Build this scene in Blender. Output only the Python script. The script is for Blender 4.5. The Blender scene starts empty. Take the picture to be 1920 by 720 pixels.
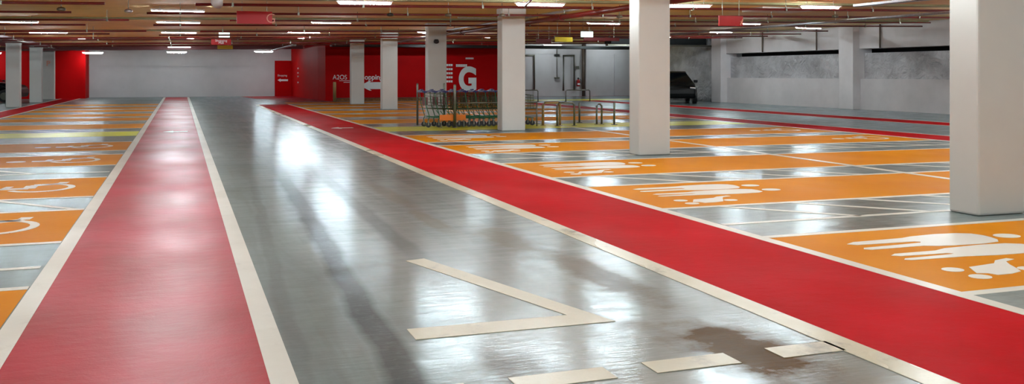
import bpy, bmesh, math, random
from mathutils import Vector, Matrix
random.seed(7)
C = bpy.context.scene.collection
PI = math.pi
H0 = 3.09; SL = 0.0157            # the slab overhead rises gently to the right
def ceil_z(x): return H0 + SL * x
ORD = ['first','second','third','fourth','fifth','sixth','seventh','eighth','ninth','tenth','eleventh','twelfth','thirteenth','fourteenth']

# ------------------------------------------------------------------ materials
def srgb(r, g, b):
    f = lambda c: (c/255/12.92) if c/255 <= .04045 else ((c/255+.055)/1.055)**2.4
    return (f(r), f(g), f(b), 1)
class NT:
    def __init__(s, name):
        s.m = bpy.data.materials.new(name); s.m.use_nodes = True
        s.t = s.m.node_tree; s.b = s.t.nodes['Principled BSDF']
        s.co = None
    def n(s, typ, **kw):
        nd = s.t.nodes.new(typ)
        for k, v in kw.items():
            if k in nd.inputs.keys(): nd.inputs[k].default_value = v
            else: setattr(nd, k, v)
        return nd
    def l(s, a, b): s.t.links.new(a, b)
    def coord(s, sc=(1,1,1)):
        g = s.n('ShaderNodeNewGeometry'); mp = s.n('ShaderNodeMapping'); mp.inputs['Scale'].default_value = sc
        s.l(g.outputs['Position'], mp.inputs['Vector']); return mp.outputs[0]
    def noise(s, sc=(1,1,1), scale=5, detail=4, rough=.55, dist=0):
        nd = s.n('ShaderNodeTexNoise', Scale=scale, Detail=detail, Roughness=rough, Distortion=dist)
        s.l(s.coord(sc), nd.inputs['Vector']); return nd.outputs['Fac']
    def ramp(s, src, a, b, ca=0, cb=1):
        r = s.n('ShaderNodeMapRange'); r.inputs['From Min'].default_value = a; r.inputs['From Max'].default_value = b
        r.inputs['To Min'].default_value = ca; r.inputs['To Max'].default_value = cb
        s.l(src, r.inputs['Value']); return r.outputs[0]
    def mix(s, fac, a, b):
        m = s.n('ShaderNodeMix', data_type='RGBA')
        if isinstance(fac, (int, float)): m.inputs['Factor'].default_value = fac
        else: s.l(fac, m.inputs['Factor'])
        for k, v in (('A', a), ('B', b)):
            i = [q for q in m.inputs if q.name == k and q.type == 'RGBA'][0]
            if isinstance(v, tuple): i.default_value = v
            else: s.l(v, i)
        return [q for q in m.outputs if q.type == 'RGBA'][0]
    def math(s, op, a, b=0):
        m = s.n('ShaderNodeMath', operation=op)
        for i, v in enumerate((a, b)):
            if isinstance(v, (int, float)): m.inputs[i].default_value = v
            else: s.l(v, m.inputs[i])
        return m.outputs[0]
    def bump(s, h, strength=.2, dist=.01):
        b = s.n('ShaderNodeBump', Strength=strength, Distance=dist); s.l(h, b.inputs['Height']); s.l(b.outputs[0], s.b.inputs['Normal'])
    def col(s, c):
        if isinstance(c, tuple): s.b.inputs['Base Color'].default_value = c
        else: s.l(c, s.b.inputs['Base Color'])
    def rough(s, c):
        if isinstance(c, (int, float)): s.b.inputs['Roughness'].default_value = c
        else: s.l(c, s.b.inputs['Roughness'])
def simple(name, c, rough=.5, metal=0, var=.06, nscale=3, bump=0):
    t = NT(name); n = t.noise(scale=nscale)
    k = tuple(max(0, x*(1-var*2.5)) for x in c[:3]) + (1,)
    t.col(t.mix(t.ramp(n, .3, .7), k, c)); t.rough(rough); t.b.inputs['Metallic'].default_value = metal
    if bump: t.bump(t.noise(scale=nscale*8), bump, .01)
    return t.m
def emit(name, c, s):
    t = NT(name); t.b.inputs['Emission Color'].default_value = c; t.b.inputs['Emission Strength'].default_value = s
    t.b.inputs['Base Color'].default_value = (.8,.8,.8,1); t.b.inputs['Roughness'].default_value = .4
    return t.m
M = {}
def concrete():
    t = NT('wet polished concrete')
    g = t.n('ShaderNodeNewGeometry'); sp = t.n('ShaderNodeSeparateXYZ'); t.l(g.outputs['Position'], sp.inputs[0])
    X, Y = sp.outputs[0], sp.outputs[1]
    wob = t.math('MULTIPLY', t.math('SUBTRACT', t.noise(scale=1.1, detail=4), .5), 1.0)
    big = t.noise(scale=.35, detail=5); fine = t.noise(scale=14, detail=6, rough=.7)
    streak = t.noise((1.6,.14,1), scale=2.2, detail=5, rough=.6, dist=.6)   # tyre tracks run along the lane
    streak2 = t.noise((6,.35,1), scale=1.3, detail=4, dist=.3)
    base = t.mix(t.ramp(big, .35, .65), srgb(84,96,94), srgb(116,130,129))
    base = t.mix(t.ramp(streak, .48, .7, 0, .6), base, srgb(70,73,72))
    base = t.mix(t.ramp(streak2, .5, .75, 0, .5), base, srgb(84,86,82))
    def track(k, m, w, y0, y1, amt):          # a rubber mark: x = k + m*y, between y0 and y1
        nonlocal base
        d = t.math('ABSOLUTE', t.math('SUBTRACT', t.math('SUBTRACT', X, t.math('MULTIPLY', Y, m)), t.math('ADD', t.math('MULTIPLY', wob, .16), k)))
        a = t.ramp(d, w*.5, w, amt, 0)
        a = t.math('MULTIPLY', a, t.math('MULTIPLY', t.ramp(Y, y0-1, y0, 0, 1), t.ramp(Y, y1, y1+3, 1, 0)))
        a = t.math('MULTIPLY', a, t.ramp(fine, .2, .5, .6, 1))
        base = t.mix(a, base, srgb(40,43,45)); return a
    tr = track(.87, .04, .13, 2, 13, .85)
    tr = t.math('MAXIMUM', tr, track(1.68, .02, .12, 8, 13, .75)); tr = t.math('MAXIMUM', tr, track(1.35, .05, .1, 18, 30, .6))
    track(.35, .045, .07, 4, 12, .35); track(2.7, -.02, .1, 4, 20, .3); track(3.1, -.01, .14, 3, 30, .25)
    st = None
    for cx, cy, rx, ry, am in ((2.9,4.35,.26,.5,1),(2.93,6.35,.16,.85,.75),(2.78,8.0,.16,.7,.6),(2.4,9.3,.1,.7,.6),(1.62,4.35,.16,.35,.7),(2.55,5.0,.1,.1,.5),(2.45,11.5,.12,1.2,.5),(1.75,2.9,.3,.5,.5)):
        dx = t.math('DIVIDE', t.math('SUBTRACT', X, cx), rx); dy = t.math('DIVIDE', t.math('SUBTRACT', Y, cy), ry)
        d = t.math('SQRT', t.math('ADD', t.math('MULTIPLY', dx, dx), t.math('MULTIPLY', dy, dy)))
        d = t.math('ADD', d, t.math('MULTIPLY', t.math('SUBTRACT', t.noise(scale=5, detail=6, rough=.65), .5), 1.8))
        m = t.ramp(d, .75, 1.5, am, 0); st = m if st is None else t.math('MAXIMUM', st, m)
    base = t.mix(st, base, srgb(84,58,16))  # brown stains, with dark reflections of the wet lane painted in too
    pits = t.noise((.8,1.8,1), scale=6, detail=3); base = t.mix(t.ramp(pits, .7, .78, 0, .6), base, srgb(52,52,50))
    base = t.mix(t.ramp(fine, .35, .7, 0, .22), base, srgb(60,62,60))
    t.col(base)
    wet = t.noise((1,.6,1), scale=.6, detail=3, rough=.5)
    r = t.ramp(wet, .3, .7, .28, .33); r = t.math('ADD', r, t.ramp(t.math('ADD', X, wob), .9, 1.6, .14, 0))
    r = t.math('ADD', r, t.math('MULTIPLY', tr, .08)); r = t.math('ADD', r, t.math('MULTIPLY', st, .12))
    t.l(t.math('MULTIPLY', t.math('SUBTRACT', t.math('SUBTRACT', .5, t.math('MULTIPLY', tr, .26)), t.math('MULTIPLY', st, .47)), t.ramp(t.math('ADD', X, wob), .8, 1.7, .6, 1)), t.b.inputs['Specular IOR Level'])
    t.rough(t.math('MAXIMUM', r, .28)); t.b.inputs['IOR'].default_value = 1.5
    b1 = t.noise((.3,1.6,1), scale=18, detail=3, rough=.6); b2 = t.noise(scale=45, detail=3)
    t.bump(t.math('ADD', b1, t.math('MULTIPLY', b2, .08)), .45, .004)
    # the film of water: a glossy layer, strongest at grazing angles, missing on stains with painted dark reflections and on dry strips
    fr = t.n('ShaderNodeFresnel', IOR=1.75); gl = t.n('ShaderNodeBsdfGlossy', Roughness=.155); mx = t.n('ShaderNodeMixShader')
    gl.inputs['Color'].default_value = (.82,.94,1,1)
    nb = [q for q in t.t.nodes if q.type == 'BUMP'][0]; t.l(nb.outputs[0], gl.inputs['Normal'])
    film = t.math('MULTIPLY', t.ramp(t.math('ADD', X, wob), .9, 1.6, .45, 1), t.ramp(wet, .3, .6, 1, .72))
    film = t.math('MULTIPLY', film, t.math('SUBTRACT', 1, t.math('MULTIPLY', st, .93)))
    film = t.math('MULTIPLY', film, t.math('SUBTRACT', 1, t.math('MULTIPLY', tr, .55)))
    film = t.math('MULTIPLY', film, t.ramp(t.noise((.35,1.5,1), scale=4, detail=6, rough=.7), .38, .62, .45, 1))
    film = t.math('MULTIPLY', film, t.ramp(streak, .45, .65, 1, .6))
    fac = t.math('MINIMUM', t.math('MULTIPLY', t.math('MULTIPLY', fr.outputs[0], 1.15), film), .56)
    t.l(fac, mx.inputs[0]); t.l(t.b.outputs[0], mx.inputs[1]); t.l(gl.outputs[0], mx.inputs[2])
    t.l(mx.outputs[0], t.t.nodes['Material Output'].inputs[0])
    return t.m
def paint(name, c, dark, rmin, rmax, worn=None, grain=.25, bumps=.25, ior=1.45):
    t = NT(name); n = t.noise((1,.8,1), scale=.9, detail=5); f = t.noise(scale=70, detail=3)
    col = t.mix(t.ramp(n, .35, .65), dark, c)
    col = t.mix(t.ramp(f, .4, .75, 0, grain), col, dark)
    if worn:
        w = t.noise((1,.7,1), scale=2.2, detail=8, rough=.7)
        col = t.mix(t.ramp(w, .56, .68, 0, worn), col, srgb(122,118,108))
    t.col(col); t.b.inputs['IOR'].default_value = ior; t.b.inputs['Specular IOR Level'].default_value = .16 if ior < 1.25 else .5; t.rough(t.ramp(t.noise((1,.6,1), scale=.8, detail=2), .25, .75, rmin, rmax))
    t.bump(t.math('ADD', t.noise((.7,1,1), scale=9, detail=3), t.math('MULTIPLY', f, .2)), bumps, .01)
    return t.m
M['concrete'] = concrete()
M['red_floor'] = paint('red floor coating', srgb(164,0,36), srgb(140,0,14), .34, .5, grain=.2, bumps=.35, ior=1.27)
M['red_dry'] = paint('dry red floor coating', srgb(178,0,18), srgb(160,0,6), .45, .6, grain=.2, bumps=.35, ior=1.13)
M['orange'] = paint('orange bay coating', srgb(196,124,0), srgb(188,114,0), .45, .6, grain=.12, bumps=.2, ior=1.2)
M['yellow'] = paint('yellow green floor coating', srgb(212,214,40), srgb(196,198,24), .3, .45)
M['line'] = paint('white line paint', srgb(206,203,194), srgb(190,186,176), .3, .48, worn=.25)
M['line_worn'] = paint('worn white line paint', srgb(200,194,174), srgb(178,170,146), .22, .4, worn=.85)
M['symbol'] = paint('white symbol paint', srgb(212,210,204), srgb(204,200,192), .35, .5)
M['wall'] = simple('white wall paint', srgb(192,191,194), .75, var=.04, nscale=1.2, bump=.05)
M['wall_right'] = simple('bright white wall paint', srgb(226,222,224), .75, var=.05, nscale=1.2, bump=.05)
M['column'] = simple('column paint', srgb(194,194,190), .6, var=.025, nscale=1.5, bump=.04)
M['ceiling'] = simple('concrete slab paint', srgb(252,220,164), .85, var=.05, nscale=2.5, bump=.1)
M['joint'] = simple('slab joint', srgb(150,148,110), .85, var=.1)
M['redwall'] = simple('red wall paint', srgb(180,0,4), .6, var=.06, nscale=1.0); M['redwall'].node_tree.nodes['Principled BSDF'].inputs['IOR'].default_value = 1.18
M['redpipe'] = simple('red pipe paint', srgb(104,6,5), .4, var=.1)
M['silver'] = simple('galvanised steel', srgb(205,210,218), .3, 0.75, var=.08, nscale=20)
M['steel'] = simple('brushed steel', srgb(128,128,116), .38, .8, var=.1, nscale=20)
M['brass'] = simple('tan post paint', srgb(170,140,90), .4, .3)
M['black'] = simple('black rubber', srgb(18,18,20), .5)
M['dark'] = simple('dark gap', srgb(10,10,12), .9)
M['duct'] = simple('dark duct paint', srgb(34,40,42), .6, .2)
M['carblack'] = simple('black car paint', srgb(5,6,8), .3, 0); M['carblack'].node_tree.nodes['Principled BSDF'].inputs['IOR'].default_value = 1.25
M['glass'] = simple('dark tinted glass', srgb(6,10,14), .06, 0)
M['tealcar'] = simple('teal and black car paint', srgb(12,60,66), .2, 0)
M['chrome'] = simple('chrome', srgb(200,205,210), .12, 1)
M['navy'] = simple('navy plastic', srgb(22,24,92), .35)
M['wire'] = simple('zinc wire', srgb(96,98,74), .4, .7, nscale=20)
M['green'] = simple('green frame paint', srgb(40,110,74), .4, .2)
M['pillarbrown'] = simple('brown downpipe paint', srgb(98,84,74), .5)
M['orangeplastic'] = simple('orange plastic', srgb(226,120,10), .4)
M['signred'] = simple('sign red', srgb(172,0,6), .45)
M['maroon'] = simple('sign maroon', srgb(96,14,18), .5)
M['signyellow'] = simple('sign yellow', srgb(206,180,0), .45)
M['white'] = simple('white lettering', srgb(222,228,230), .5, var=.02)
M['outline'] = simple('pale pink outline', srgb(220,150,130), .5, var=.02)
M['kerb'] = simple('brown patterned kerb', srgb(150,95,40), .7, var=.3, nscale=14)
M['housing'] = simple('light housing', srgb(225,225,222), .4)
LIGHT = 46
M['tube'] = emit('bright diffuser', (.88, .99, 1.03, 1), LIGHT)
M['tube_slim'] = emit('slim tube', (.88, .99, 1.03, 1), LIGHT*7.4)
M['exit'] = emit('exit light panel', (.62, .95, .85, 1), .75)
def membrane():
    t = NT('wrinkled membrane'); t.col(t.mix(t.ramp(t.noise(scale=1.2), .35, .65), srgb(176,176,180), srgb(214,214,218)))
    t.rough(.42); v = t.n('ShaderNodeTexNoise', Scale=1.6, Detail=7, Distortion=2.2); t.l(t.coord((1,1,1.3)), v.inputs['Vector'])
    t.bump(v.outputs['Fac'], .8, .25); return t.m
M['membrane'] = membrane()

# ------------------------------------------------------------------ geometry helpers
class MB:
    def __init__(s): s.bm = bmesh.new()
    def box(s, x0, x1, y0, y1, z0, z1):
        v = [s.bm.verts.new(p) for p in ((x0,y0,z0),(x1,y0,z0),(x1,y1,z0),(x0,y1,z0),(x0,y0,z1),(x1,y0,z1),(x1,y1,z1),(x0,y1,z1))]
        for f in ((3,2,1,0),(4,5,6,7),(0,1,5,4),(1,2,6,5),(2,3,7,6),(3,0,4,7)): s.bm.faces.new([v[i] for i in f])
        return s
    def prism(s, pts, z0, z1):             # pts counter-clockwise in XY
        A = sum(pts[i][0]*pts[(i+1)%len(pts)][1]-pts[(i+1)%len(pts)][0]*pts[i][1] for i in range(len(pts)))
        if A < 0: pts = pts[::-1]
        a = [s.bm.verts.new((x,y,z0)) for x, y in pts]; b = [s.bm.verts.new((x,y,z1)) for x, y in pts]
        s.bm.faces.new(a[::-1]); s.bm.faces.new(b); n = len(pts)
        for i in range(n): s.bm.faces.new((a[i], a[(i+1)%n], b[(i+1)%n], b[i]))
        return s
    def prism_y(s, pts, y0, y1):           # pts in XZ extruded along Y
        n0 = len(s.bm.verts); s.prism(pts, 0, 1); s.bm.verts.ensure_lookup_table()
        for v in s.bm.verts[n0:]:
            x, z, t = v.co; v.co = (x, y0 + (y1-y0)*t, z)
        return s
    def tube(s, pts, r, seg=8, cap=True):
        pts = [Vector(p) for p in pts]; rings = []
        for i, p in enumerate(pts):
            if i == 0: d = pts[1]-p
            elif i == len(pts)-1: d = p-pts[-2]
            else: d = (pts[i+1]-p).normalized() + (p-pts[i-1]).normalized()
            d.normalize(); up = Vector((0,0,1)) if abs(d.z) < .9 else Vector((1,0,0))
            u = d.cross(up).normalized(); w = u.cross(d)
            rings.append([s.bm.verts.new(p + (u*math.cos(2*PI*k/seg) + w*math.sin(2*PI*k/seg))*r) for k in range(seg)])
        for a, b in zip(rings, rings[1:]):
            for k in range(seg): s.bm.faces.new((a[k], a[(k+1)%seg], b[(k+1)%seg], b[k]))
        if cap: s.bm.faces.new(rings[0][::-1]); s.bm.faces.new(rings[-1])
        return s
    def disc(s, cx, cy, rx, ry, z0, z1, n=24):
        return s.prism([(cx+rx*math.cos(2*PI*i/n), cy+ry*math.sin(2*PI*i/n)) for i in range(n)], z0, z1)
    def lathe(s, prof, cx, cy, seg=20):
        rings = [[s.bm.verts.new((cx+r*math.cos(2*PI*k/seg), cy+r*math.sin(2*PI*k/seg), z)) for k in range(seg)] for r, z in prof]
        for a, b in zip(rings, rings[1:]):
            for k in range(seg): s.bm.faces.new((a[k], a[(k+1)%seg], b[(k+1)%seg], b[k]))
        s.bm.faces.new(rings[0][::-1]); s.bm.faces.new(rings[-1]); return s
    def build(s, name, mat, parent=None, bevel=0, smooth=False, loc=None):
        bmesh.ops.recalc_face_normals(s.bm, faces=s.bm.faces)
        me = bpy.data.meshes.new(name); s.bm.to_mesh(me); s.bm.free()
        if smooth: me.polygons.foreach_set('use_smooth', [True]*len(me.polygons))
        me.materials.append(M[mat] if isinstance(mat, str) else mat)
        o = bpy.data.objects.new(name, me); C.objects.link(o)
        if loc: o.location = loc
        if parent: o.parent = parent
        if bevel:
            b = o.modifiers.new('bevel', 'BEVEL'); b.width = bevel; b.segments = 2; b.limit_method = 'ANGLE'
        return o
def tag(o, label, cat, group=None, kind=None):
    o['label'] = label; o['category'] = cat
    if group: o['group'] = group
    if kind: o['kind'] = kind
    return o
def empty(name, loc=(0,0,0), rz=0):
    o = bpy.data.objects.new(name, None); C.objects.link(o); o.location = loc; o.rotation_euler = (0,0,rz); o.empty_display_size = .2
    return o
def struct(o): o['kind'] = 'structure'; return o
def copy_tree(o, parent=None):
    c = o.copy(); C.objects.link(c)
    if parent: c.parent = parent
    for ch in list(o.children): copy_tree(ch, c)
    return c
def sheet(x0, x1, y0, y1, z0=0.0, z1=.002): return MB().box(x0, x1, y0, y1, z0, z1)
def text(body, size, loc, mat, rot=(PI/2,0,0), parent=None, name='lettering', bold=0, sx=1, align='LEFT'):
    cu = bpy.data.curves.new(name, 'FONT'); cu.body = body; cu.size = size; cu.extrude = .004; cu.offset = bold; cu.align_x = align
    o = bpy.data.objects.new(name, cu); C.objects.link(o)
    dg = bpy.context.evaluated_depsgraph_get(); me = bpy.data.meshes.new_from_object(o.evaluated_get(dg))
    bpy.data.objects.remove(o); o = bpy.data.objects.new(name, me); me.materials.clear(); me.materials.append(M[mat]); C.objects.link(o)
    o.location = loc; o.rotation_euler = rot; o.scale = (sx, 1, 1)
    if parent: o.parent = parent
    return o

# ------------------------------------------------------------------ shell
XL, XR, YN, YF = -19.0, 33.0, -6.0, 66.0
struct(MB().box(XL-.3, XR+.3, YN-.3, YF, -.2, 0).build('floor', 'concrete'))
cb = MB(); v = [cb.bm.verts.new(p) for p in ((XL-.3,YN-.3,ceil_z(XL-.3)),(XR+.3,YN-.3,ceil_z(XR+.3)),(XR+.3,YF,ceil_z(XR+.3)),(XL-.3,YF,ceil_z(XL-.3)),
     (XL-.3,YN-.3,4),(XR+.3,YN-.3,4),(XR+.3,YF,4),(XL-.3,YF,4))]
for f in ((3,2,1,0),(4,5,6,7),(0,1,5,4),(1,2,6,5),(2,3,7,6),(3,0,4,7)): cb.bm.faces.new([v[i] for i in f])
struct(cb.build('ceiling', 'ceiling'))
def strip_x(name, mat, x0, x1, y0, y1, drop):    # a shallow downstand following the slope of the slab
    m = MB(); m.prism_y([(x0, ceil_z(x0)-drop), (x1, ceil_z(x1)-drop), (x1, ceil_z(x1)+.02), (x0, ceil_z(x0)+.02)], y0, y1)
    return m.build(name, mat)
k = 1
for y in (5.3, 12.9, 20.45, 28.2, 35.9, 43.6, 51.3):
    struct(strip_x('trim_%d' % k, 'joint', XL, XR, y-.17, y+.17, .05)); k += 1
# walls
struct(MB().box(XL-.3, XL, YN, YF, 0, 3.9).build('wall_left', 'wall'))
struct(MB().box(XL, XR, YN-.3, YN, 0, 3.9).build('wall_near', 'wall'))
struct(MB().box(XR, XR+.3, YN, YF, 0, 3.9).build('wall_far_right', 'wall'))
struct(MB().box(-5.37, 7.15, 63.8, 64.1, 0, 3.9).build('wall_back', 'wall'))
struct(sheet(5.92, 7.05, 63.78, 63.8, 0, 2.36).build('wall_back_red_panel', 'redwall'))
struct(MB().box(-5.37, 5.9, 63.74, 63.8, 1.98, 2.06).build('trim_8', 'wall'))
struct(MB().box(-5.0, 5.9, 63.76, 63.8, 0, 1.6).build('wall_back_lower', 'wall'))
struct(MB().box(XL, -5.37, 61.4, 64.1, 0, 3.9).build('wall_left_red', 'redwall'))
# red core: side wall then front wall with the big letter
struct(MB().prism([(7.0,64.1),(7.0,60.2),(7.15,57.5),(7.35,53.6),(7.55,52.0),(18.7,52.0),(18.7,64.1)], 0, 3.9).build('wall_red_core', 'redwall'))
struct(MB().box(18.7, XR, 57.5, 57.8, 0, 3.9).build('wall_back_right', 'wall'))
struct(MB().box(25.6, 26.36, 57.2, 57.5, 0, 3.9).build('wall_back_right_pier', 'wall'))
struct(MB().box(27.8, XR, 57.42, 57.5, 0, 2.82).build('wall_back_right_panel', 'wall'))
struct(MB().box(18.7, 25.4, 57.44, 57.5, 2.8, 3.6).build('wall_back_right_lintel', 'wall'))
# right wall: plinth, recess with membrane, dark slot, upper wall, piers
struct(MB().box(26.8, 27.4, YN, 42.0, 0, 1.28).build('wall_right_lower', 'wall_right'))
struct(MB().box(27.02, 27.4, YN, 42.0, 1.28, 2.36).build('wall_right_membrane', 'membrane'))
struct(MB().box(27.7, 27.8, YN, 42.0, 2.3, 2.6).build('wall_right_slot', 'dark'))
struct(MB().box(26.74, 27.9, YN, 42.0, 2.54, 3.9).build('wall_right_upper', 'wall_right'))
mem = MB()
nu, nv = 46, 14; grid = []
for j in range(nv+1):
    row = []
    for i in range(nu+1):
        y = 42.6 + 9.4*i/nu; z = 3.55*j/nv
        w = .05*math.sin(i*1.7+j*.9) + .04*math.sin(i*.6-j*2.1) + random.uniform(-.02,.02)
        if z < 1.35: w *= .25
        row.append(mem.bm.verts.new((27.0 + (w if z > 1.35 else w-.1), y, z)))
    grid.append(row)
for j in range(nv):
    for i in range(nu): mem.bm.faces.new((grid[j][i], grid[j][i+1], grid[j+1][i+1], grid[j+1][i]))
mm = mem.build('wall_right_rear', 'membrane', smooth=True); struct(mm)
sol = mm.modifiers.new('thick', 'SOLIDIFY'); sol.thickness = .08; sol.offset = 1
for i, (y0, y1) in enumerate(((42.0, 42.9), (31.9, 32.8), (21.8, 22.7), (11.8, 12.7))):
    struct(MB().box(26.42, 27.4, y0, y1, 0, 3.62).build('wall_right_pier_%d' % (i+1), 'wall_right', bevel=.02))
struct(MB().box(26.9, 27.2, 52.0, 52.6, 0, 3.6).build('wall_right_end', 'wall'))

# ------------------------------------------------------------------ floor markings
def mark(o, label, cat='floor marking', group=None): return tag(o, label, cat, group)
Z1, Z2 = .0015, .0035
def walkway(x0, x1, y0, y1, label, la, lb, wa=.12, wb=.12, mat='red_dry'):
    w = sheet(x0, x1, y0, y1, 0, Z1).build('red_walkway', mat); mark(w, label, 'painted walkway', 'red painted walkways')
    sheet(x0-wa, x0, y0, y1, 0, Z2).build('edge_line', la, w); sheet(x1, x1+wb, y0, y1, 0, Z2).build('edge_line', lb, w)
    return w
wl = walkway(-.86, .41, -2, 62.6, 'broad red walkway with white edge lines at left, running to the far white wall', 'line', 'line', .13, .13, 'red_floor')
wr = walkway(3.55, 4.93, -2, 46.6, 'red walkway between the wet lane and the orange family bays', 'line_worn', 'line', .17, .12)
walkway(-6.62, -5.72, 12, 61.3, 'narrow red strip at far left beside the white columns', 'line', 'line', .1, .1)
walkway(16.15, 17.35, -2, 47.6, 'red strip on the near side of the far right lane, beyond the orange bays', 'line', 'line', .14, .1)
walkway(20.85, 22.1, -2, 47.6, 'red strip nearest the right wall, beyond the far lane', 'line', 'line', .1, .1)
mark(MB().prism([(3.75,63.6),(4.2,57.5),(5.2,53.8),(7.2,50.9),(7.3,53.0),(6.95,60.0),(6.95,63.6)], 0, Z1).build('red_pavement', 'red_floor'),
     'red floor patch at the foot of the red wall corner', 'painted floor')
sheet(18.75, 32.5, 56.7, 57.15, 0, Z1).build('red_line', 'red_floor')
mark(bpy.data.objects['red_line'], 'thin dark red line along the foot of the far right white wall', 'floor marking')
mark(sheet(18.0, 26.5, 47.8, 50.2, 0, Z1+.001).build('yellow_line', 'yellow'), 'distant yellow green band in front of the far right white wall', 'floor marking')

ORANGE = [(4.95,7.28),(9.16,11.3),(12.44,14.72),(16.62,18.82),(19.75,22.22),(27.6,30.15),(32.0,34.3),(35.25,37.7),(39.65,41.9),(42.85,45.3),(47.2,49.4)]
HATCH = [(8.03,9.11),(11.35,12.39),(15.5,16.57),(18.87,19.7),(26.2,27.5),(31.1,31.95),(34.35,35.2),(38.9,39.6),(41.95,42.8),(46.5,47.1)]
def family(o, X0, Y0, m=1):
    # two adults side by side and a pram, feet to the walkway: coordinates relative to the bay's corner (x along the bay)
    P = lambda pts: [(X0 + m*x, Y0 + y) for x, y in pts]
    z0, z1 = Z1, Z2+.0008
    s = MB()
    a = [(.44,1.80),(.56,1.865),(1.12,1.885),(1.25,1.925),(1.55,1.95),(1.78,1.925),(1.90,1.86),(1.93,1.77),(1.92,1.66),(1.88,1.54),(1.80,1.455),(1.6,1.425),(1.3,1.44),(1.14,1.47),(1.02,1.52),(.47,1.52),(.42,1.56),(.46,1.61),(1.10,1.64),(1.14,1.68),(1.10,1.71),(.5,1.74)]
    s.prism(P(a), z0, z1); s.disc(X0+m*2.12, Y0+1.66, .125, .105, z0, z1)
    b = [(.44,1.26),(.52,1.31),(.95,1.31),(1.1,1.365),(1.5,1.39),(1.78,1.37),(1.90,1.30),(1.92,1.2),(1.90,1.06),(1.80,.985),(1.5,.975),(1.3,.985),(1.0,1.03),(.46,1.055),(.42,1.09),(.46,1.125),(.95,1.14),(1.0,1.16),(.95,1.19),(.5,1.215)]
    s.prism(P(b), z0, z1); s.disc(X0+m*2.12, Y0+1.19, .125, .105, z0, z1)
    p = [(.68,.69),(.98,.735),(1.08,.82),(1.24,.86),(1.27,.81),(1.13,.76),(1.06,.66),(1.0,.55),(.93,.44),(.80,.40),(.66,.40),(.64,.47),(.56,.50)]
    s.prism(P(p), z0, z1)
    for cx, cy in ((.49,.66),(.49,.40)): s.disc(X0+m*cx, Y0+cy, .085, .075, z0, z1)
    s.disc(X0+m*1.07, Y0+.50, .085, .07, z0, z1)
    return s.build('family_symbol', 'symbol', o)
def thick(s, pts, w, z0, z1):
    for (ax, ay), (bx, by) in zip(pts, pts[1:]):
        L = math.hypot(bx-ax, by-ay); nx, ny = -(by-ay)/L*w/2, (bx-ax)/L*w/2
        s.prism([(ax+nx,ay+ny),(ax-nx,ay-ny),(bx-nx,by-ny),(bx+nx,by+ny)], z0, z1)
def wheelchair(o, X0, Yc, m):
    s = MB(); z0, z1 = Z1, Z2+.0008
    T = lambda u, v: (X0 + m*u, Yc + v)
    ring = [T(.42+.40*math.cos(t), -.03+.48*math.sin(t)) for t in [math.radians(d) for d in range(62, 309, 12)]]
    ring = [T(.36+.37*math.cos(math.radians(d)), .42*math.sin(math.radians(d))) for d in range(70, 331, 13)]
    thick(s, ring, .085, z0, z1)
    thick(s, [T(1.02,-.02), T(.50,-.02), T(.50,.30)], .15, z0, z1)
    thick(s, [T(.50,.28), T(.16,.46), T(.14,.62)], .12, z0, z1)
    thick(s, [T(.80,-.02), T(.76,.27)], .09, z0, z1)
    s.disc(*T(1.26,-.02), .15, .12, z0, z1)
    return s.build('wheelchair_symbol', 'symbol', o)
def bays(x0, x1, sym, side, ys, label, symx, mirror, ymin, ymax, nsym):
    n = 0
    for i, (a, b) in enumerate(ys):
        if a < ymin or a > ymax: continue
        o = sheet(x0, x1, a, b, 0, Z1).build('parking_bay', 'orange')
        for e in (a, b): sheet(x0, x1, e-.05, e+.05, 0, Z2).build('boundary_line', 'line', o)
        has = n < nsym
        if has:
            if sym == 'family': family(o, symx, a - .02 + (b-a-2.33)/2, mirror)
            else: wheelchair(o, symx, (a+b)/2, mirror)
        extra = ('with family symbol' if sym == 'family' else 'with wheelchair symbol') if has else 'without symbol'
        mark(o, 'orange parking bay %s, %s, %s from the camera' % (extra, label, ORD[n]), 'parking bay', 'orange parking bays ' + side)
        n += 1
bays(5.05, 10.25, 'family', 'right of the walkway', ORANGE, 'by the right red walkway', 5.07, 1, 4, 50, 5)
bays(10.4, 16.0, 'wheelchair', 'in the far right row', ORANGE, 'beyond the divider line', 15.5, -1, 9, 50, 5)
bays(-5.6, -1.0, 'wheelchair', 'left of the walkway', ORANGE, 'beside the left walkway', -1.36, -1, 4, 60, 5)
for i, (x0, x1, nm, grp) in enumerate(((5.07, 10.25, 'beside the right red walkway', 'r'), (10.4, 15.95, 'in the far right bay row', 'f'), (-5.6, -1.02, 'left of the left red walkway', 'l'))):
    n = 0
    for a, b in HATCH:
        if grp == 'f' and a < 11: continue
        s = MB(); x = x0 - .2; w = .09
        s.box(x0, x1, a-.045, a+.045, 0, Z2-.0006) if (a in (8.03, 15.5, 26.2, 31.1, 38.9, 46.5)) else None
        while x < x1:
            xa, xb = x, x + (b-a)*.92
            if xa > x0-.05 and xb < x1: s.prism([(xa, b), (xa-.12, b), (xb-.12, a), (xb, a)], 0, Z2-.0006)
            x += .95
        o = s.build('hatched_marking', 'line'); mark(o, 'white diagonal hatching on grey floor %s, %s from the camera' % (nm, ORD[n]), 'floor marking', 'hatched gaps ' + nm); n += 1
mark(sheet(5.05, 16.0, 23.85, 25.8, 0, Z1).build('trolley_bay', 'yellow'), 'yellow green floor band under the row of trolleys', 'floor marking', 'yellow green bands')
mark(sheet(-5.6, -1.0, 24.3, 26.1, 0, Z1).build('trolley_bay', 'yellow'), 'yellow green floor band left of the left red walkway', 'floor marking', 'yellow green bands')
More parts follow.
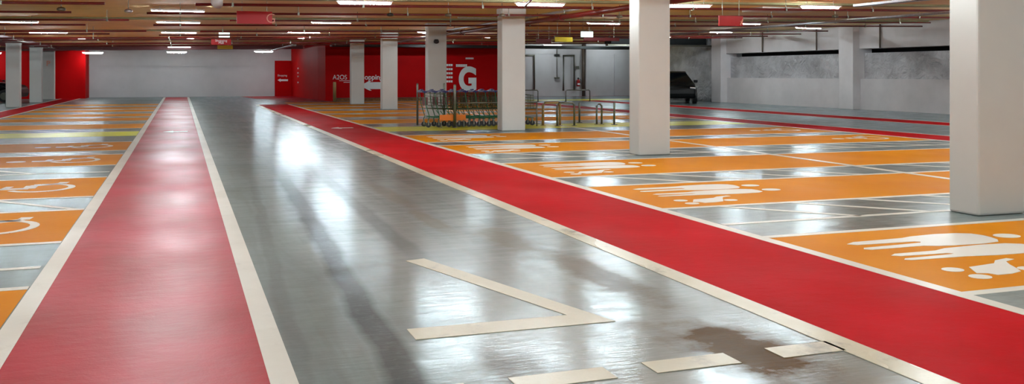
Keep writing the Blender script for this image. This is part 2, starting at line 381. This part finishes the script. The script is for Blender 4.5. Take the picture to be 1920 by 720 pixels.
mark(sheet(10.26, 10.39, 9, 50, 0, Z2+.0004).build('bay_divider', 'line'), 'long thin pale line dividing the two right bay rows lengthwise', 'floor marking')
# give-way triangle and dashes in the lane
s = MB(); s.prism([(2.48,5.11),(1.25,5.13),(1.25,5.36),(2.26,5.34),(1.70,7.32),(1.86,7.36)], 0, Z2)
mark(s.build('triangle_marking', 'line_worn'), 'worn white triangle outline painted on the wet lane', 'floor marking')
for x0, x1, w in ((2.25,2.74,'second'),(3.0,3.40,'first'),(1.52,2.03,'third'),(.82,1.29,'fourth')):
    mark(sheet(x0, x1, 4.155, 4.335, 0, Z2).build('give_way_dash', 'line_worn'), 'white dash of the give way line, %s from the right walkway' % w, 'floor marking', 'dashes across the lane')
for x, y, z, t in ((-.12,25.6,0,'the left red walkway'),(4.2,25.8,0,'the right red walkway')):
    s = MB(); s.prism([(x-.3,y),(x-.05,y+.35),(x-.05,y+.12),(x+.3,y+.12),(x+.3,y-.12),(x-.05,y-.12),(x-.05,y-.35)], Z1, Z2+.001)
    s.build('arrow_symbol', 'symbol', wl if x < 0 else wr)

# ------------------------------------------------------------------ columns
def column(x0, x1, y0, y1, label, group='white columns'):
    o = MB().box(x0, x1, y0, y1, 0, ceil_z(x0)+.02).build('column', 'column', bevel=.025)
    MB().box(x0-.012, x1+.012, y0-.012, y1+.012, ceil_z(x0)-.17, ceil_z(x0)-.01).build('top_collar', 'column', o, bevel=.006)
    tag(o, label, 'column', group); return o
names = ['white column at the right edge, nearest the camera, by the nearest family bay','tall white column standing beyond the second family bay','white column hiding the right end of the trolley row','white column with a small black camera, behind the trolleys',
         'slim white column right of the arrow on the red wall','slim white column left of the arrow on the red wall']
for y, nm in zip((7.6, 15.3, 23.0, 30.7, 38.3, 45.8), names): column(7.9, 8.55, y, y+.4, nm)
column(7.9, 8.55, -.1, .3, 'white column out of the picture behind the camera')
column(-7.28, -6.72, 46.4, 46.9, 'white column at far left standing alone beside the red strip')
column(-7.35, -6.78, 53.8, 54.3, 'left column of the pair in front of the red back wall')
column(-7.5, -6.9, 60.0, 60.5, 'right column of the pair, with a faint red mark')
text('P', .42, (-7.32, 59.985, 1.95), 'outline', name='red_mark', bold=.01, parent=None)
o = bpy.data.objects['red_mark']; tag(o, 'faint red mark painted on the right column of the left pair', 'lettering')
for y in (8.0, 15.7, 23.4, 31.0, 38.7): pass
# ------------------------------------------------------------------ lights
def make_light(slim):
    r = empty('ceiling_light')
    L = .6 if slim else .56
    if slim:
        MB().prism_y([(-L,.06),(L,.06),(L,.055),(-L,.055)], -.07, .07).box(-L, L, -.074, -.068, .018, .06).box(-L, L, .068, .074, .018, .06).build('housing', 'housing', r)
        MB().tube([(-L+.02,0,.012),(L-.02,0,.012)], .008, 8).build('tube', 'tube_slim', r, smooth=True)
    else:
        MB().box(-L-.02, L+.02, -.115, .115, .045, .075).build('housing', 'housing', r, bevel=.01)
        pr = [(-.07,.045),(-.062,.0),(-.035,-.03),(.035,-.03),(.062,.0),(.07,.045)]
        m = MB(); ring = []
        xs = [(-L, .35), (-L+.05, .8), (-L+.12, 1), (L-.12, 1), (L-.05, .8), (L, .35)]
        for x, k in xs: ring.append([m.bm.verts.new((x, y*k, .045+(z-.045)*k)) for y, z in pr])
        for a, b in zip(ring, ring[1:]):
            for q in range(len(pr)-1): m.bm.faces.new((a[q], a[q+1], b[q+1], b[q]))
            m.bm.faces.new((a[-1], a[0], b[0], b[-1]))
        m.bm.faces.new(ring[0]); m.bm.faces.new(ring[-1][::-1])
        m.build('diffuser', 'tube', r, smooth=True)
    for x in (-.4, .4): MB().tube([(x,0,.045),(x,0,.19 if not slim else .12)], .006, 6).build('hanger', 'silver', r)
    return r
protos = {False: make_light(False), True: make_light(True)}; first = {False: True, True: True}
def light(x, y, z, label, slim=False, group=None):
    o = protos[slim] if first[slim] else copy_tree(protos[slim]); first[slim] = False
    o.location = (x, y, z); tag(o, label, 'ceiling light', group or ('slim ceiling tubes' if slim else 'bright ceiling lights'))
    if slim:
        for ch in o.children:
            if ch.name.startswith('hanger'): ch.scale = (1,1,1)
    return o
XN = {-8.1:'far left',-4.2:'left',-.1:'left walkway',3.65:'wet lane',4.4:'wet lane',7.6:'column row',11.4:'right bays',15.15:'far right bays',19.2:'far right lane'}
for x, w in ((3.65,'leftmost one'),(7.6,'second from left'),(11.4,'third, by the tall column'),(15.15,'rightmost')):
    light(x, 19.5, 2.9+SL*x, 'bright ceiling light in the row near the top edge, ' + w)
for x, w in ((-10.1,'cut by left edge'),(-4.9,'first from left above the white wall'),(-.2,'middle one above the white wall'),(4.95,'rightmost above the white wall')):
    light(x, 60.6 if x > -5.5 else 59.4, 2.79+SL*x, 'distant white ceiling light by the back wall, ' + w)
for y, yn in ((15.6,'just above the frame'),(11.7,'high above the frame'),(7.8,'over the near dashes'),(3.9,'close over the camera'),(-1,'behind the camera')):
    for x in (-8.1, -4.2, -.1, 4.4, 7.6, 11.4, 15.15, 20.5):
        if (x < -5 and y > 12) : pass
        light(x, y, 2.93+SL*x, 'ceiling light out of the picture, %s above the %s' % (yn, XN.get(x, 'right wall lane')), False, 'ceiling lights above the frame')
for y, w in ((23.0,'behind the nearest column'),(18.6,'right of the frame'),(14.0,'far right of the frame')):  # added lamps out of view, put in to brighten the right wall
    for x, v in ((24.2,'close to the right wall'),(21.2,'over the far lane')):
        light(x, y - (0 if x > 23 else 2.6), 2.93+SL*x, 'added unseen ceiling light %s, %s' % (v, w), False, 'added lights brightening the right wall')
for y, w in ((32.0,'nearer'),(38.0,'farther')): light(24.3, y, ceil_z(24.3)-.13, 'slim glowing ceiling tube close to the right wall, %s of the two' % w, True)
ST = {23.4:[-.05],28.7:[-4.3,-.05,4.35,13.5,19.1],35.8:[-10,-4.3,-.05,4.4,9.4,22.5],41.3:[-10,-4.2,-.05,4.5,13,22.5],48.6:[-9,-4.4,-.05,13,22.5],55.5:[-.05,22.5,27]}  # outermost left tubes are added out of view to brighten the left columns
STN = {-10:'added unseen at far left',-9:'leftmost',-4.4:'above the left orange bays',-4.3:'above the left orange bays',-4.2:'above the left orange bays',-.05:'above the left walkway',4.35:'above the right walkway',4.4:'above the right walkway',4.5:'above the right walkway',9.4:'right of the camera column',13:'above the right bays',13.5:'above the right bays',19.1:'above the far right lane',22.5:'near the right wall',27:'by the far white wall'}
for i, (y, xs) in enumerate(ST.items()):
    for x in xs: light(x, y, ceil_z(x)-.13, 'slim glowing ceiling tube %s, %s row past the bright lights' % (STN[x], ORD[i]), True)

# ------------------------------------------------------------------ pipes along X and services
def xpipe(x0, x1, y, r, label, drop=.24, mat='redpipe', n=2):
    m = MB(); m.tube([(x0, y, ceil_z(x0)-drop), (x1, y, ceil_z(x1)-drop)], r, 8); o = m.build('sprinkler_pipe', mat, smooth=True)
    x = x0 + .7; c = MB(); c.tube([(0,0,0), (0,0,drop+.0)], .008, 6); c.box(-.02, .02, -r-.008, r+.008, -r-.008, r+.008)
    c = c.build('pipe_clip', 'steel', o, loc=(x, y, ceil_z(x)-drop)); x += 2.6
    while x < x1-.3:
        q = c.copy(); C.objects.link(q); q.parent = o; q.location = (x, y, ceil_z(x)-drop); x += 2.6
    tag(o, label, 'pipe', 'red pipes under the slab'); return o
rows = [(19.25,-9,-1.35,.026),(19.3,.28,24,.03),(22.0,-5,-2.2,.024),(22.2,-.7,24,.026),(25.0,-5,-1.2,.026),(25.1,1.2,24,.02),(27.5,-7,-2.4,.024),(27.6,-.7,26,.026),
        (31.4,-6,-1.0,.028),(31.7,.6,25,.028),(33.6,-6,-2.2,.026),(34.8,-.7,26,.028),(37.3,-6.3,26,.032),(39.4,-6.3,26,.026),(44.1,-6.3,20.8,.036),(47.6,-6.3,26,.03)]
for i, (y, x0, x1, r) in enumerate(rows):
    side = 'short, over the left bays' if x1 < 0 else 'long, crossing above the lane'
    xpipe(x0, x1, y, r, 'thin dark red ceiling pipe, %s, %d metres from the camera' % (side, round(y)) if False else 'thin dark red ceiling pipe %s, %s in depth order' % (side, ORD[i] if i < 14 else ('fifteenth','sixteenth')[i-14]))
tag(strip_x('dark_beam', 'maroon', -15, 7.0, 57.5, 58.1, .2), 'dark red ceiling beam just before the far white wall', 'beam')
tag(strip_x('red_beam', 'redpipe', -8.1, -6.4, 20, 61.3, .13), 'red ceiling beam above the left columns', 'beam')
o = MB().tube([(8.85, 6, 2.885), (8.85, 43, 2.885)], .062, 12).build('sprinkler_main', 'redpipe', smooth=True)
tag(o, 'thick red sprinkler main running lengthwise beside the white columns', 'pipe')
fl = MB()
for y in (16.9, 21.2, 25.5, 29.8, 34.1): fl.tube([(8.85, y, 2.885), (8.85, y+.07, 2.885)], .085, 12)
fl.build('flange', 'redpipe', o)
o = MB().tube([(9.05, 20.5, 3.06), (9.05, 36, 3.06)], .035, 8).build('conduit', 'silver', smooth=True)
MB().tube([(9.05, 24.3, 3.06), (8.6, 24.3, 3.06), (8.6, 24.7, 3.06), (7.2, 24.7, 3.04)], .02, 8).build('branch', 'silver', o)
MB().tube([(9.05, 30.3, 3.06), (9.5, 30.3, 3.06), (9.5, 30.9, 3.06), (10.7, 30.9, 3.07)], .02, 8).build('branch', 'silver', o)
tag(o, 'bright silver conduit above the thick red sprinkler main', 'pipe')
def ytray(x, y0, y1, z, w, label):
    m = MB(); m.box(x-w/2, x+w/2, y0, y1, z, z+.012); m.box(x-w/2, x-w/2+.012, y0, y1, z, z+.06); m.box(x+w/2-.012, x+w/2, y0, y1, z, z+.06)
    o = m.build('cable_tray', 'silver'); y = y0+.4
    while y < y1:
        c = MB(); c.box(x-w/2-.05, x+w/2+.05, y, y+.04, z-.03, z); c.tube([(x+w/2+.03,y+.02,z-.02),(x+w/2+.03,y+.02,ceil_z(x))], .008, 6); y += 2.1
        c.build('bracket', 'steel', o); tag(o, label, 'cable tray', 'silver cable trays'); return o
ytray(18.4, 17.5, 35.5, 3.03, .16, 'long silver cable tray rising toward the right wall above the far lane')
ytray(14.1, 10.5, 16.9, 2.97, .2, 'short silver cable tray at the top right edge')
ytray(5.15, 45.5, 57, 2.85, .16, 'silver cable tray ending beside the red wall corner')
# ducts
tag(MB().box(7.6, 26, 49.8, 50.7, 2.94, 3.1).build('duct', 'duct', bevel=.01), 'flat dark duct under the slab before the red letter wall', 'duct', 'dark ducts')
tag(MB().box(21.2, 26.9, 44.2, 45.0, 3.06, 3.40).build('duct', 'duct', bevel=.01), 'dark duct above the parked black car', 'duct', 'dark ducts')
o = MB().box(20.6, 26.9, 43.3, 43.6, 2.93, 3.0).build('pipe_rack', 'steel'); tag(o, 'thin steel rack below the dark duct by the car', 'pipe rack')
tag(MB().box(14.9, 16.5, 21.6, 22.6, 3.23, 3.325).build('duct', 'housing', bevel=.01), 'pale flat duct box under the slab beside the rightmost light', 'duct')
# vertical pipes on the right wall
for y, w in ((38.7,'leftmost'),(34.6,'middle'),(30.6,'rightmost')):
    tag(MB().tube([(26.68, y, 2.54), (26.68, y, 3.5)], .035, 10).build('downpipe', 'pillarbrown', smooth=True), 'thin brown vertical pipe above the dark slot, ' + w, 'pipe', 'brown pipes on the right wall')
# sensors and sprinklers
def sensor(x, y, z, label, mat='steel'):
    o = MB().lathe([(.03,-.0),(.075,.01),(.085,.04),(.06,.07),(.02,.08)], 0, 0, 16).build('ceiling_sensor', mat, smooth=True, loc=(x, y, z))
    MB().tube([(0,0,.07),(0,0,ceil_z(x)-z+.01)], .008, 6).build('drop_rod', 'steel', o); tag(o, label, 'sensor', 'hanging ceiling sensors'); return o
for x, y, w, mt in ((4.6,21.4,'above the lane, left of the camera column','black'),(6.0,21.4,'directly above the camera column','steel'),(7.35,21.4,'beside the trolley column top','steel'),
                (-2.2,20.2,'at far left','steel'),(-1.0,20.6,'over the left bays','silver'),(8.9,21.2,'right of the trolley column','steel'),(10.6,21.6,'before the tall column','steel'),(16.8,21.0,'near the right wall','steel')):
    sensor(x, y, ceil_z(x)-.33, 'small hanging ceiling sensor ' + w, mt)
r = empty('loudspeaker', (.75, 18.6, 2.93)); tag(r, 'small white and blue horn loudspeaker hanging at the top edge', 'loudspeaker')
MB().lathe([(.03,-.02),(.05,.05),(.13,.2)], 0, 0, 16).build('horn', 'white', r, smooth=True).rotation_euler = (-1.9, 0, .5)
MB().box(.02, .2, -.02, .12, .02, .14).build('driver_box', simple('blue grey plastic', srgb(90,120,160), .4), r, bevel=.02)
MB().tube([(.08,.05,.12),(.08,.05,.17)], .01, 6).build('bracket', 'steel', r)
tag(MB().tube([(6.85,17.7,3.15),(7.15,19.28,2.97)], .028, 8).build('branch_pipe', 'redpipe', smooth=True), 'short slanting red pipe by the top of the trolley column', 'pipe')

# ------------------------------------------------------------------ hanging signs
def sign(x0, x1, y, z0, z1, mat, label, name='hanging_sign', t=.04):
    r = empty(name, ((x0+x1)/2, y, z0)); w = x1-x0; h = z1-z0
    MB().box(-w/2, w/2, -t/2, t/2, 0, h).build('panel', mat, r, bevel=.004)
    m = MB(); cz = ceil_z((x0+x1)/2)
    for x in (-w*.35, w*.35): m.tube([(x,0,h-.01),(x,0,cz-z0+.01)], .006, 6)
    m.build('hanger', 'steel', r); tag(r, label, 'sign', 'hanging signs'); return r
s = sign(1.17, 1.93, 21.4, 2.60, 2.88, 'signred', 'red hanging sign with a pale letter G at its right end')
text('G', .30, (.24, -.025, .03), 'outline', parent=s, name='letter', bold=-.004)
s = sign(1.11, 1.84, 37.4, 2.60, 2.82, 'signred', 'small red hanging sign with two lines of white text')
text('Shopping', .12, (0, -.025, .125), 'white', parent=s, name='lettering', align='CENTER'); text('Mall', .12, (0, -.025, .035), 'white', parent=s, name='lettering', align='CENTER')
s = sign(1.45, 2.06, 40.5, 2.52, 2.67, 'signyellow', 'yellow hanging sign below the small red text sign')
s = sign(1.36, 1.75, 36.6, 2.86, 3.04, 'exit', 'small glowing pale green emergency exit light above the red sign', 'exit_light', .08)
s = sign(11.9, 12.55, 19.0, 2.62, 2.86, 'signred', 'red hanging sign right of the tall column, near the right wall')
m = MB(); m.tube([(.24,-.03,.03),(.31,-.03,.17)], .018, 6); m.tube([(.24,-.03,.12),(.31,-.03,.05)], .014, 6); m.build('white_mark', 'outline', s)
s = sign(11.35, 11.9, 29.5, 2.52, 2.68, 'maroon', 'dark red hanging sign left of the yellow one at right')
s = sign(11.95, 12.6, 29.3, 2.58, 2.74, 'signyellow', 'yellow hanging sign between the trolley column and tall column')
s = sign(12.0, 12.4, 27.2, 2.66, 2.84, 'exit', 'small glowing exit light right of the yellow sign', 'exit_light', .08)
s = sign(13.6, 15.0, 30.6, 2.68, 2.80, 'maroon', 'thin long dark red hanging sign left of the tall column')

# ------------------------------------------------------------------ lettering on the red walls
YW = 51.99
g = text('G', 1.86, (15.2, YW, .55), 'white', name='wall_letter', bold=.085, sx=.80); tag(g, 'huge white letter G on the red wall behind the trolleys', 'lettering')
o = text('Shopping', .40, (9.35, YW, 1.17), 'white', name='wall_lettering', bold=.006, sx=.96); tag(o, 'white word Shopping above the big arrow, on the red wall between two slim columns', 'lettering')
s = MB(); s.prism_y([(9.45,.82),(10.0,1.10),(10.12,1.10),(10.0,1.02),(11.5,1.02),(11.5,.63),(10.0,.63),(10.12,.55),(10.0,.55)], YW-.006, YW)
tag(s.build('wall_arrow', 'white'), 'big white arrow pointing left on the red wall between two slim columns', 'arrow')
r = empty('wall_lettering', (7.95, YW, 1.15)); tag(r, 'thin white lettering above the tan post, left of the slim columns', 'lettering')
text('A2OS', .36, (0, 0, .03), 'white', parent=r, name='word', sx=.9)
m = MB(); m.box(.35, 1.0, -.004, .002, -.06, -.035); m.box(.6, 1.0, -.004, .002, -.15, -.12); m.build('underline', 'white', r)
r = empty('wall_list', (14.2, YW, .95)); tag(r, 'column of five short white text rows left of the huge letter G', 'lettering')
for i in range(5):
    m = MB(); z = .04 + i*.235
    for q in range(5): m.box(.0+q*.13, .11+q*.13, -.004, .002, z, z+.12)
    m.build('text_row', 'white', r)
def blocks(x0, x1, z0, z1, n, label):
    m = MB(); w = (x1-x0)/n
    for q in range(n): m.box(x0+q*w, x0+(q+.82)*w, YW-.004, YW+.002, z0, z1)
    tag(m.build('wall_caption', 'white'), label, 'lettering')
blocks(15.04, 15.72, 1.89, 2.04, 7, 'small white caption just above the huge letter G')
blocks(15.62, 16.11, 2.34, 2.43, 8, 'tiny white caption higher on the red wall above the G')
r = empty('wall_sign', (6.1, 63.77, .95)); tag(r, 'small white word Shopping with left arrow on the distant red panel', 'lettering')
text('Shopping', .17, (0, 0, .37), 'white', parent=r, name='word', sx=1.0)
m = MB(); m.prism_y([(0,.12),(.2,.22),(.2,.17),(.68,.17),(.68,.05),(.2,.05),(.2,0)], -.006, .002); m.build('arrow', 'white', r)
r = empty('wall_marks', (7.03, 59.6, .9)); tag(r, 'four tiny white marks in a column on the red side wall', 'lettering')
for z in (.0, .38, .6, .88): MB().box(-.1, -.05, -.1, .1, z, z+.09).build('mark', 'white', r)

# ------------------------------------------------------------------ right back wall details
def pipe_thing(name, pts, rr, mat, label, cat='pipe'):
    return tag(MB().tube(pts, rr, 8).build(name, mat, smooth=True), label, cat)
yb = 57.38
pipe_thing('conduit_arch', [(20.9,yb,2.7),(21.95,yb,2.7),(21.95,yb,.42)], .06, 'steel', 'grey bent conduit on the far white wall, left one')
pipe_thing('conduit_arch', [(24.02,yb,.36),(24.02,yb,2.7),(24.8,yb,2.72),(24.8,yb,.36)], .06, 'steel', 'grey arch shaped conduit on the far white wall, left of the extinguisher')
o = pipe_thing('conduit', [(23.56,yb,1.25),(23.56,yb,3.4)], .03, 'steel', 'thin vertical conduit between two boxes on the far white wall')
MB().box(23.4, 23.72, yb-.08, yb+.05, 2.66, 2.78).build('junction_box', 'black', o); MB().box(23.4, 23.72, yb-.08, yb+.05, 1.16, 1.26).build('junction_box', 'steel', o)
pipe_thing('downpipe', [(25.47,yb,0),(25.47,yb,3.45)], .1, 'pillarbrown', 'brown vertical downpipe right of the fire extinguisher')
r = empty('fire_extinguisher', (25.07, 57.3, .64)); tag(r, 'red fire extinguisher hanging on the far white wall', 'fire extinguisher')
MB().lathe([(.09,0),(.115,.03),(.115,.36),(.09,.43),(.04,.47)], 0, 0, 16).build('body', 'signred', r, smooth=True)
MB().lathe([(.045,.46),(.06,.5),(.06,.56),(.03,.6)], 0, 0, 12).build('valve', 'black', r)
MB().tube([(.05,-.02,.53),(.15,-.05,.45),(.14,-.06,.15)], .018, 6).build('hose', 'black', r)
MB().box(-.1, .1, -.117, -.1, .1, .22).build('label_plate', 'white', r); MB().box(-.06,.06,.1,.2,.38,.42).build('wall_bracket','steel',r)
tag(MB().box(24.97, 25.17, 57.4, 57.44, 1.8, 2.0).build('wall_plate', 'steel'), 'small grey plate above the fire extinguisher', 'plate')
def hoop(x0, x1, y, h, label, mat='steel', r=.03, name='hoop_barrier'):
    o = MB().tube([(x0,y,0),(x0,y,h-.06),(x0+.06,y,h),(x1-.06,y,h),(x1,y,h-.06),(x1,y,0)], r, 8).build(name, mat, smooth=True)
    m = MB(); m.lathe([(.08,0),(.08,.012)], x0, y, 12); m.lathe([(.08,0),(.08,.012)], x1, y, 12); m.build('foot_plate', mat, o); tag(o, label, 'barrier', 'metal hoop barriers'); return o
hoop(16.7, 18.0, 46.5, .62, 'low metal hoop barrier half hidden behind the trolley column, before the far white wall')
hoop(19.4, 20.8, 46.0, .62, 'low metal hoop barrier below the arch shaped conduit')
# trolley corral
def post(x, y, h, label, mat='steel', r=.03):
    o = MB().lathe([(r,0),(r,h-.03),(r*.7,h)], x, y, 12).build('corral_post', mat, smooth=True)
    MB().lathe([(.09,0),(.09,.015)], x, y, 14).build('foot_plate', mat, o); tag(o, label, 'post', 'posts of the trolley shelter'); return o
post(7.17, 24.9, 1.2, 'tall steel post in front of the trolley row', 'steel', .04)
post(6.45, 26.3, 1.22, 'thin post at the left end of the trolleys')
post(7.25, 26.3, 1.22, 'thin post behind the trolleys before the camera column')
pr = MB(); pr.tube([(7.22,24.9,.68),(9.6,24.9,.68)], .02, 8); pr.tube([(9.6,24.9,0),(9.6,24.9,.68)], .02, 8); pr.tube([(7.22,24.9,.5),(9.6,24.9,.5)], .012, 8)
tag(pr.build('corral_rail', 'steel', smooth=True), 'pale steel side rail in front of the trolleys', 'rail')
hoop(9.87, 10.4, 25.1, .66, 'brown narrow hoop just right of the trolley row', 'brass', .04)
hoop(10.15, 10.68, 24.7, .66, 'second narrow steel hoop right of the trolley row')
hoop(11.62, 11.78, 25.2, .60, 'slim steel hoop on the yellow band left of the tall column')
post(12.0, 24.8, .66, 'short steel post nearest the tall column on the yellow band')
post(11.5, 26.2, .62, 'short steel post at the back of the yellow band')
tag(MB().lathe([(.09,0),(.09,1.0),(.07,1.05)], 7.9, 51.0, 16).build('bollard', 'brass', smooth=True), 'tan post standing at the corner of the red wall', 'bollard')
o = MB().tube([(8.0,50.9,.1),(8.0,50.9,.16),(18,50.9,.16),(18,50.9,.1)], .03, 8).build('low_rail', 'steel', smooth=True)
MB().box(8.0, 18.0, 50.95, 51.3, 0, .12).build('kerb', 'kerb', o); tag(o, 'low rail and brown kerb along the foot of the red wall', 'rail')
r = empty('security_camera', (8.16, 30.7, 2.6)); tag(r, 'small black security camera on the column behind the trolleys', 'camera')
MB().box(-.05,.05,-.03,0,-.06,.06).build('mount','steel',r); MB().lathe([(.03,-.09),(.085,-.06),(.095,0),(.06,.06)], 0, -.11, 16).build('dome','black',r,smooth=True)

# ------------------------------------------------------------------ trolleys
def make_trolley():
    r = empty('trolley'); W = .28
    b = MB()
    def wire(p, q, rr=.0045): b.tube([p, q], rr, 5, False)
    zt = lambda x: .97 - .10*x/.85; zb = lambda x: .48 - .05*(.85-x)/.85*(-1)
    # slanted basket: rear (x=0) tall, front (x=.85) lower and narrower
    def corner(x, s, z): return (x, s*(W - .06*x/.85), z)
    for k in range(9):
        x = .05 + .8*k/8
        for s in (-1, 1): wire(corner(x, s, zt(x)), corner(x, s, zb(x)))
        wire(corner(x, -1, zb(x)), corner(x, 1, zb(x)))
    for k in range(6):
        f = k/5
        for s in (-1, 1): wire(corner(.05, s, zb(.05)*(1-f)+zt(.05)*f), corner(.85, s, zb(.85)*(1-f)+zt(.85)*f), .008 if k in (0, 5) else .0045)
        wire(corner(.85, -1, zb(.85)*(1-f)+zt(.85)*f), corner(.85, 1, zb(.85)*(1-f)+zt(.85)*f), .008 if k in (0, 5) else .0045)
    for k in range(7):
        y = (-1+2*k/6)*.9; wire((.85, y*(W-.06), zb(.85)), (.85, y*(W-.06), zt(.85))); wire((.05, y*W, zb(.05)), (.85, y*(W-.06), zb(.85)))
    b.build('basket', 'wire', r)
    c = MB()
    for s in (-1, 1):
        c.tube([(-.05,s*.27,.98),(.0,s*.27,.62),(.10,s*.27,.30),(.06,s*.27,.2)], .013, 7)
        c.tube([(.10,s*.27,.30),(.5,s*.23,.26),(.86,s*.19,.22)], .013, 7)
        c.tube([(.42,s*.23,.46),(.58,s*.22,.25)], .011, 6)
    c.tube([(.86,-.19,.22),(.86,.19,.22)], .013, 7); c.tube([(.10,-.27,.3),(.10,.27,.3)], .013, 7); c.tube([(.45,-.24,.27),(.45,.24,.27)], .01, 6)
    c.build('frame', 'green', r, smooth=True)
    h = MB(); h.tube([(-.06,-.29,1.0),(-.06,.29,1.0)], .032, 10); h.tube([(-.06,-.28,1.0),(-.02,-.275,.96)], .02, 8); h.tube([(-.06,.28,1.0),(-.02,.275,.96)], .02, 8)
    h.box(-.12, .03, -.29, .29, .975, 1.015); h.box(-.1, -.03, -.08, .08, 1.01, 1.06); h.build('handle', 'navy', r, smooth=False)
    MB().box(.02, .05, -.25, .25, .62, .84).build('child_seat_flap', 'redpipe', r, bevel=.005)
    for x, s in ((.07,-1),(.07,1),(.82,-1),(.82,1)):
        w = MB(); y = s*(.26 if x < .5 else .19)
        w.tube([(x,y-.018,.072),(x,y+.018,.072)], .072, 14); wo = w.build('wheel', 'black', r)
        f = MB(); f.box(x-.015, x+.015, y-.028, y-.02, .06, .2); f.box(x-.015, x+.015, y+.02, y+.028, .06, .2); f.box(x-.02, x+.02, y-.028, y+.028, .17, .2); f.build('fork', 'steel', wo)
    return r
t0 = make_trolley(); TX = [6.42+.295*i for i in range(9)]
TN = ['at the left end of the row','second from the left end','third from the left end','fourth from the left end','in the middle of the row','sixth from the left end','seventh, partly behind the column','eighth, behind the white column','at the right end, its wheels showing past the column']
for i, x in enumerate(TX):
    t = t0 if i == 0 else copy_tree(t0); t.location = (x, 25.45, .002); t.rotation_euler = (0,0,0)
    tag(t, 'wire shopping trolley with navy handle, ' + TN[i], 'shopping trolley', 'nested shopping trolleys')
r = empty('crate_panel', (6.75, 24.95, .2)); 
MB().box(0, .75, 0, .02, .0, .16).build('panel', 'orangeplastic', r, bevel=.004); MB().tube([(.05,.01,-.2),(.05,.01,.05)], .012, 6).build('leg', 'steel', r); MB().tube([(.7,.01,-.2),(.7,.01,.05)], .012, 6).build('leg', 'steel', r)
tag(r, 'low orange guard panel in front of the first trolleys', 'guard panel')

# ------------------------------------------------------------------ cars
def make_car(name, loc, rz, paintm, label, sc=1.0):
    r = empty(name, loc, rz); r.scale = (sc, sc, sc)
    def arch(cx, R=.38, n=9): return [(cx + R*math.cos(PI*i/(n-1)), .32 + R*math.sin(PI*i/(n-1))) for i in range(n)]   # from +x to -x
    out = [(-2.2,.35),(-2.25,.75),(-2.18,1.0),(-2.05,1.08),(1.0,1.06),(1.55,1.0),(2.0,.9),(2.18,.76),(2.22,.5),(2.15,.28)]
    pts = out + [(1.85,.24)] + arch(1.4) + [(1.0,.24),(-.95,.24)] + arch(-1.35) + [(-1.75,.24),(-2.1,.28)]
    m = MB(); n0 = 0; W = .9
    m.prism_y(pts, -W, W)
    for v in m.bm.verts:
        k = 1.0
        if abs(v.co.x) > 1.9: k = .86
        if v.co.z > .95: k *= .95
        v.co.y *= k
    m.build('body', paintm, r, bevel=.1)
    cab = [(-2.05,1.05),(-1.85,1.45),(-1.5,1.58),(-.2,1.6),(.25,1.52),(1.05,1.05)]
    m = MB(); m.prism_y(cab, -.82, .82)
    for v in m.bm.verts:
        if v.co.z > 1.3: v.co.y *= .68
    m.build('cabin', 'glass', r, bevel=.02)
    m = MB(); m.prism_y([(-1.9,1.5),(-1.5,1.6),(-.2,1.62),(.22,1.545),(.2,1.5),(-.2,1.56),(-1.5,1.55)], -.56, .56); m.build('roof', paintm, r)
    for s in (-1, 1):
        for x in (1.4, -1.35):
            w = MB(); w.tube([(x, s*.72, .33),(x, s*.92, .33)], .33, 22); wo = w.build('wheel', 'black', r)
            hb = MB(); hb.tube([(x, s*.915, .33),(x, s*.93, .33)], .2, 16)
            hb.build('hub_cap', 'steel', wo)
        q = MB(); q.box(.75, .95, min(s*.86,s*1.05), max(s*.86,s*1.05), 1.04, 1.18); q.build('mirror', paintm, r, bevel=.03)
        q = MB(); q.box(1.95, 2.16, min(s*.5,s*.79), max(s*.5,s*.79), .7, .83); q.build('headlight', 'chrome', r, bevel=.02)
        q = MB(); q.box(.1, .25, min(s*.87,s*.905), max(s*.87,s*.905), .82, .86); q.build('door_handle', 'chrome', r)
        q = MB(); q.box(-2.22,-2.14, min(s*.5,s*.75), max(s*.5,s*.75), .78, .95); q.build('tail_light', 'signred', r)
    MB().box(2.1, 2.17, -.26, .26, .42, .53).build('number_plate', 'white', r)
    tag(r, label, 'car', 'parked cars'); return r
make_car('car', (24.35, 43.1, 0), -1.97, 'carblack', 'black car facing the camera near the right wall, half hidden by the tall column', 1.0)
make_car('car', (-9.9, 55.6, 0), -.1, 'carblack', 'dark car at the left edge, its nose showing between the white columns', .98)
make_car('car', (-10.6, 50.6, 0), -.05, 'tealcar', 'teal and black car cut off by the left edge', .98)

# ------------------------------------------------------------------ world, camera, view
w = bpy.data.worlds.new('World'); bpy.context.scene.world = w; w.use_nodes = True
w.node_tree.nodes['Background'].inputs[0].default_value = (.02,.02,.02,1)
cam = bpy.data.cameras.new('Camera'); co = bpy.data.objects.new('Camera', cam); C.objects.link(co)
f = 1750.0; ang = math.atan((960-338)/f)
cam.sensor_width = 36; cam.lens = 36*f/1920; cam.shift_y = -(360-138)/1920
co.location = (0, 0, 1.5); co.rotation_euler = (PI/2, 0, -ang); cam.clip_end = 300
sc = bpy.context.scene; sc.camera = co
sc.view_settings.view_transform = 'Standard'; sc.view_settings.look = 'None'; sc.view_settings.gamma = 1; sc.view_settings.exposure = 0.75
sc.view_settings.use_curve_mapping = False
sc.cycles.use_denoising = True; sc.cycles.max_bounces = 10; sc.cycles.diffuse_bounces = 6; sc.cycles.sample_clamp_indirect = 8; sc.cycles.caustics_reflective = False
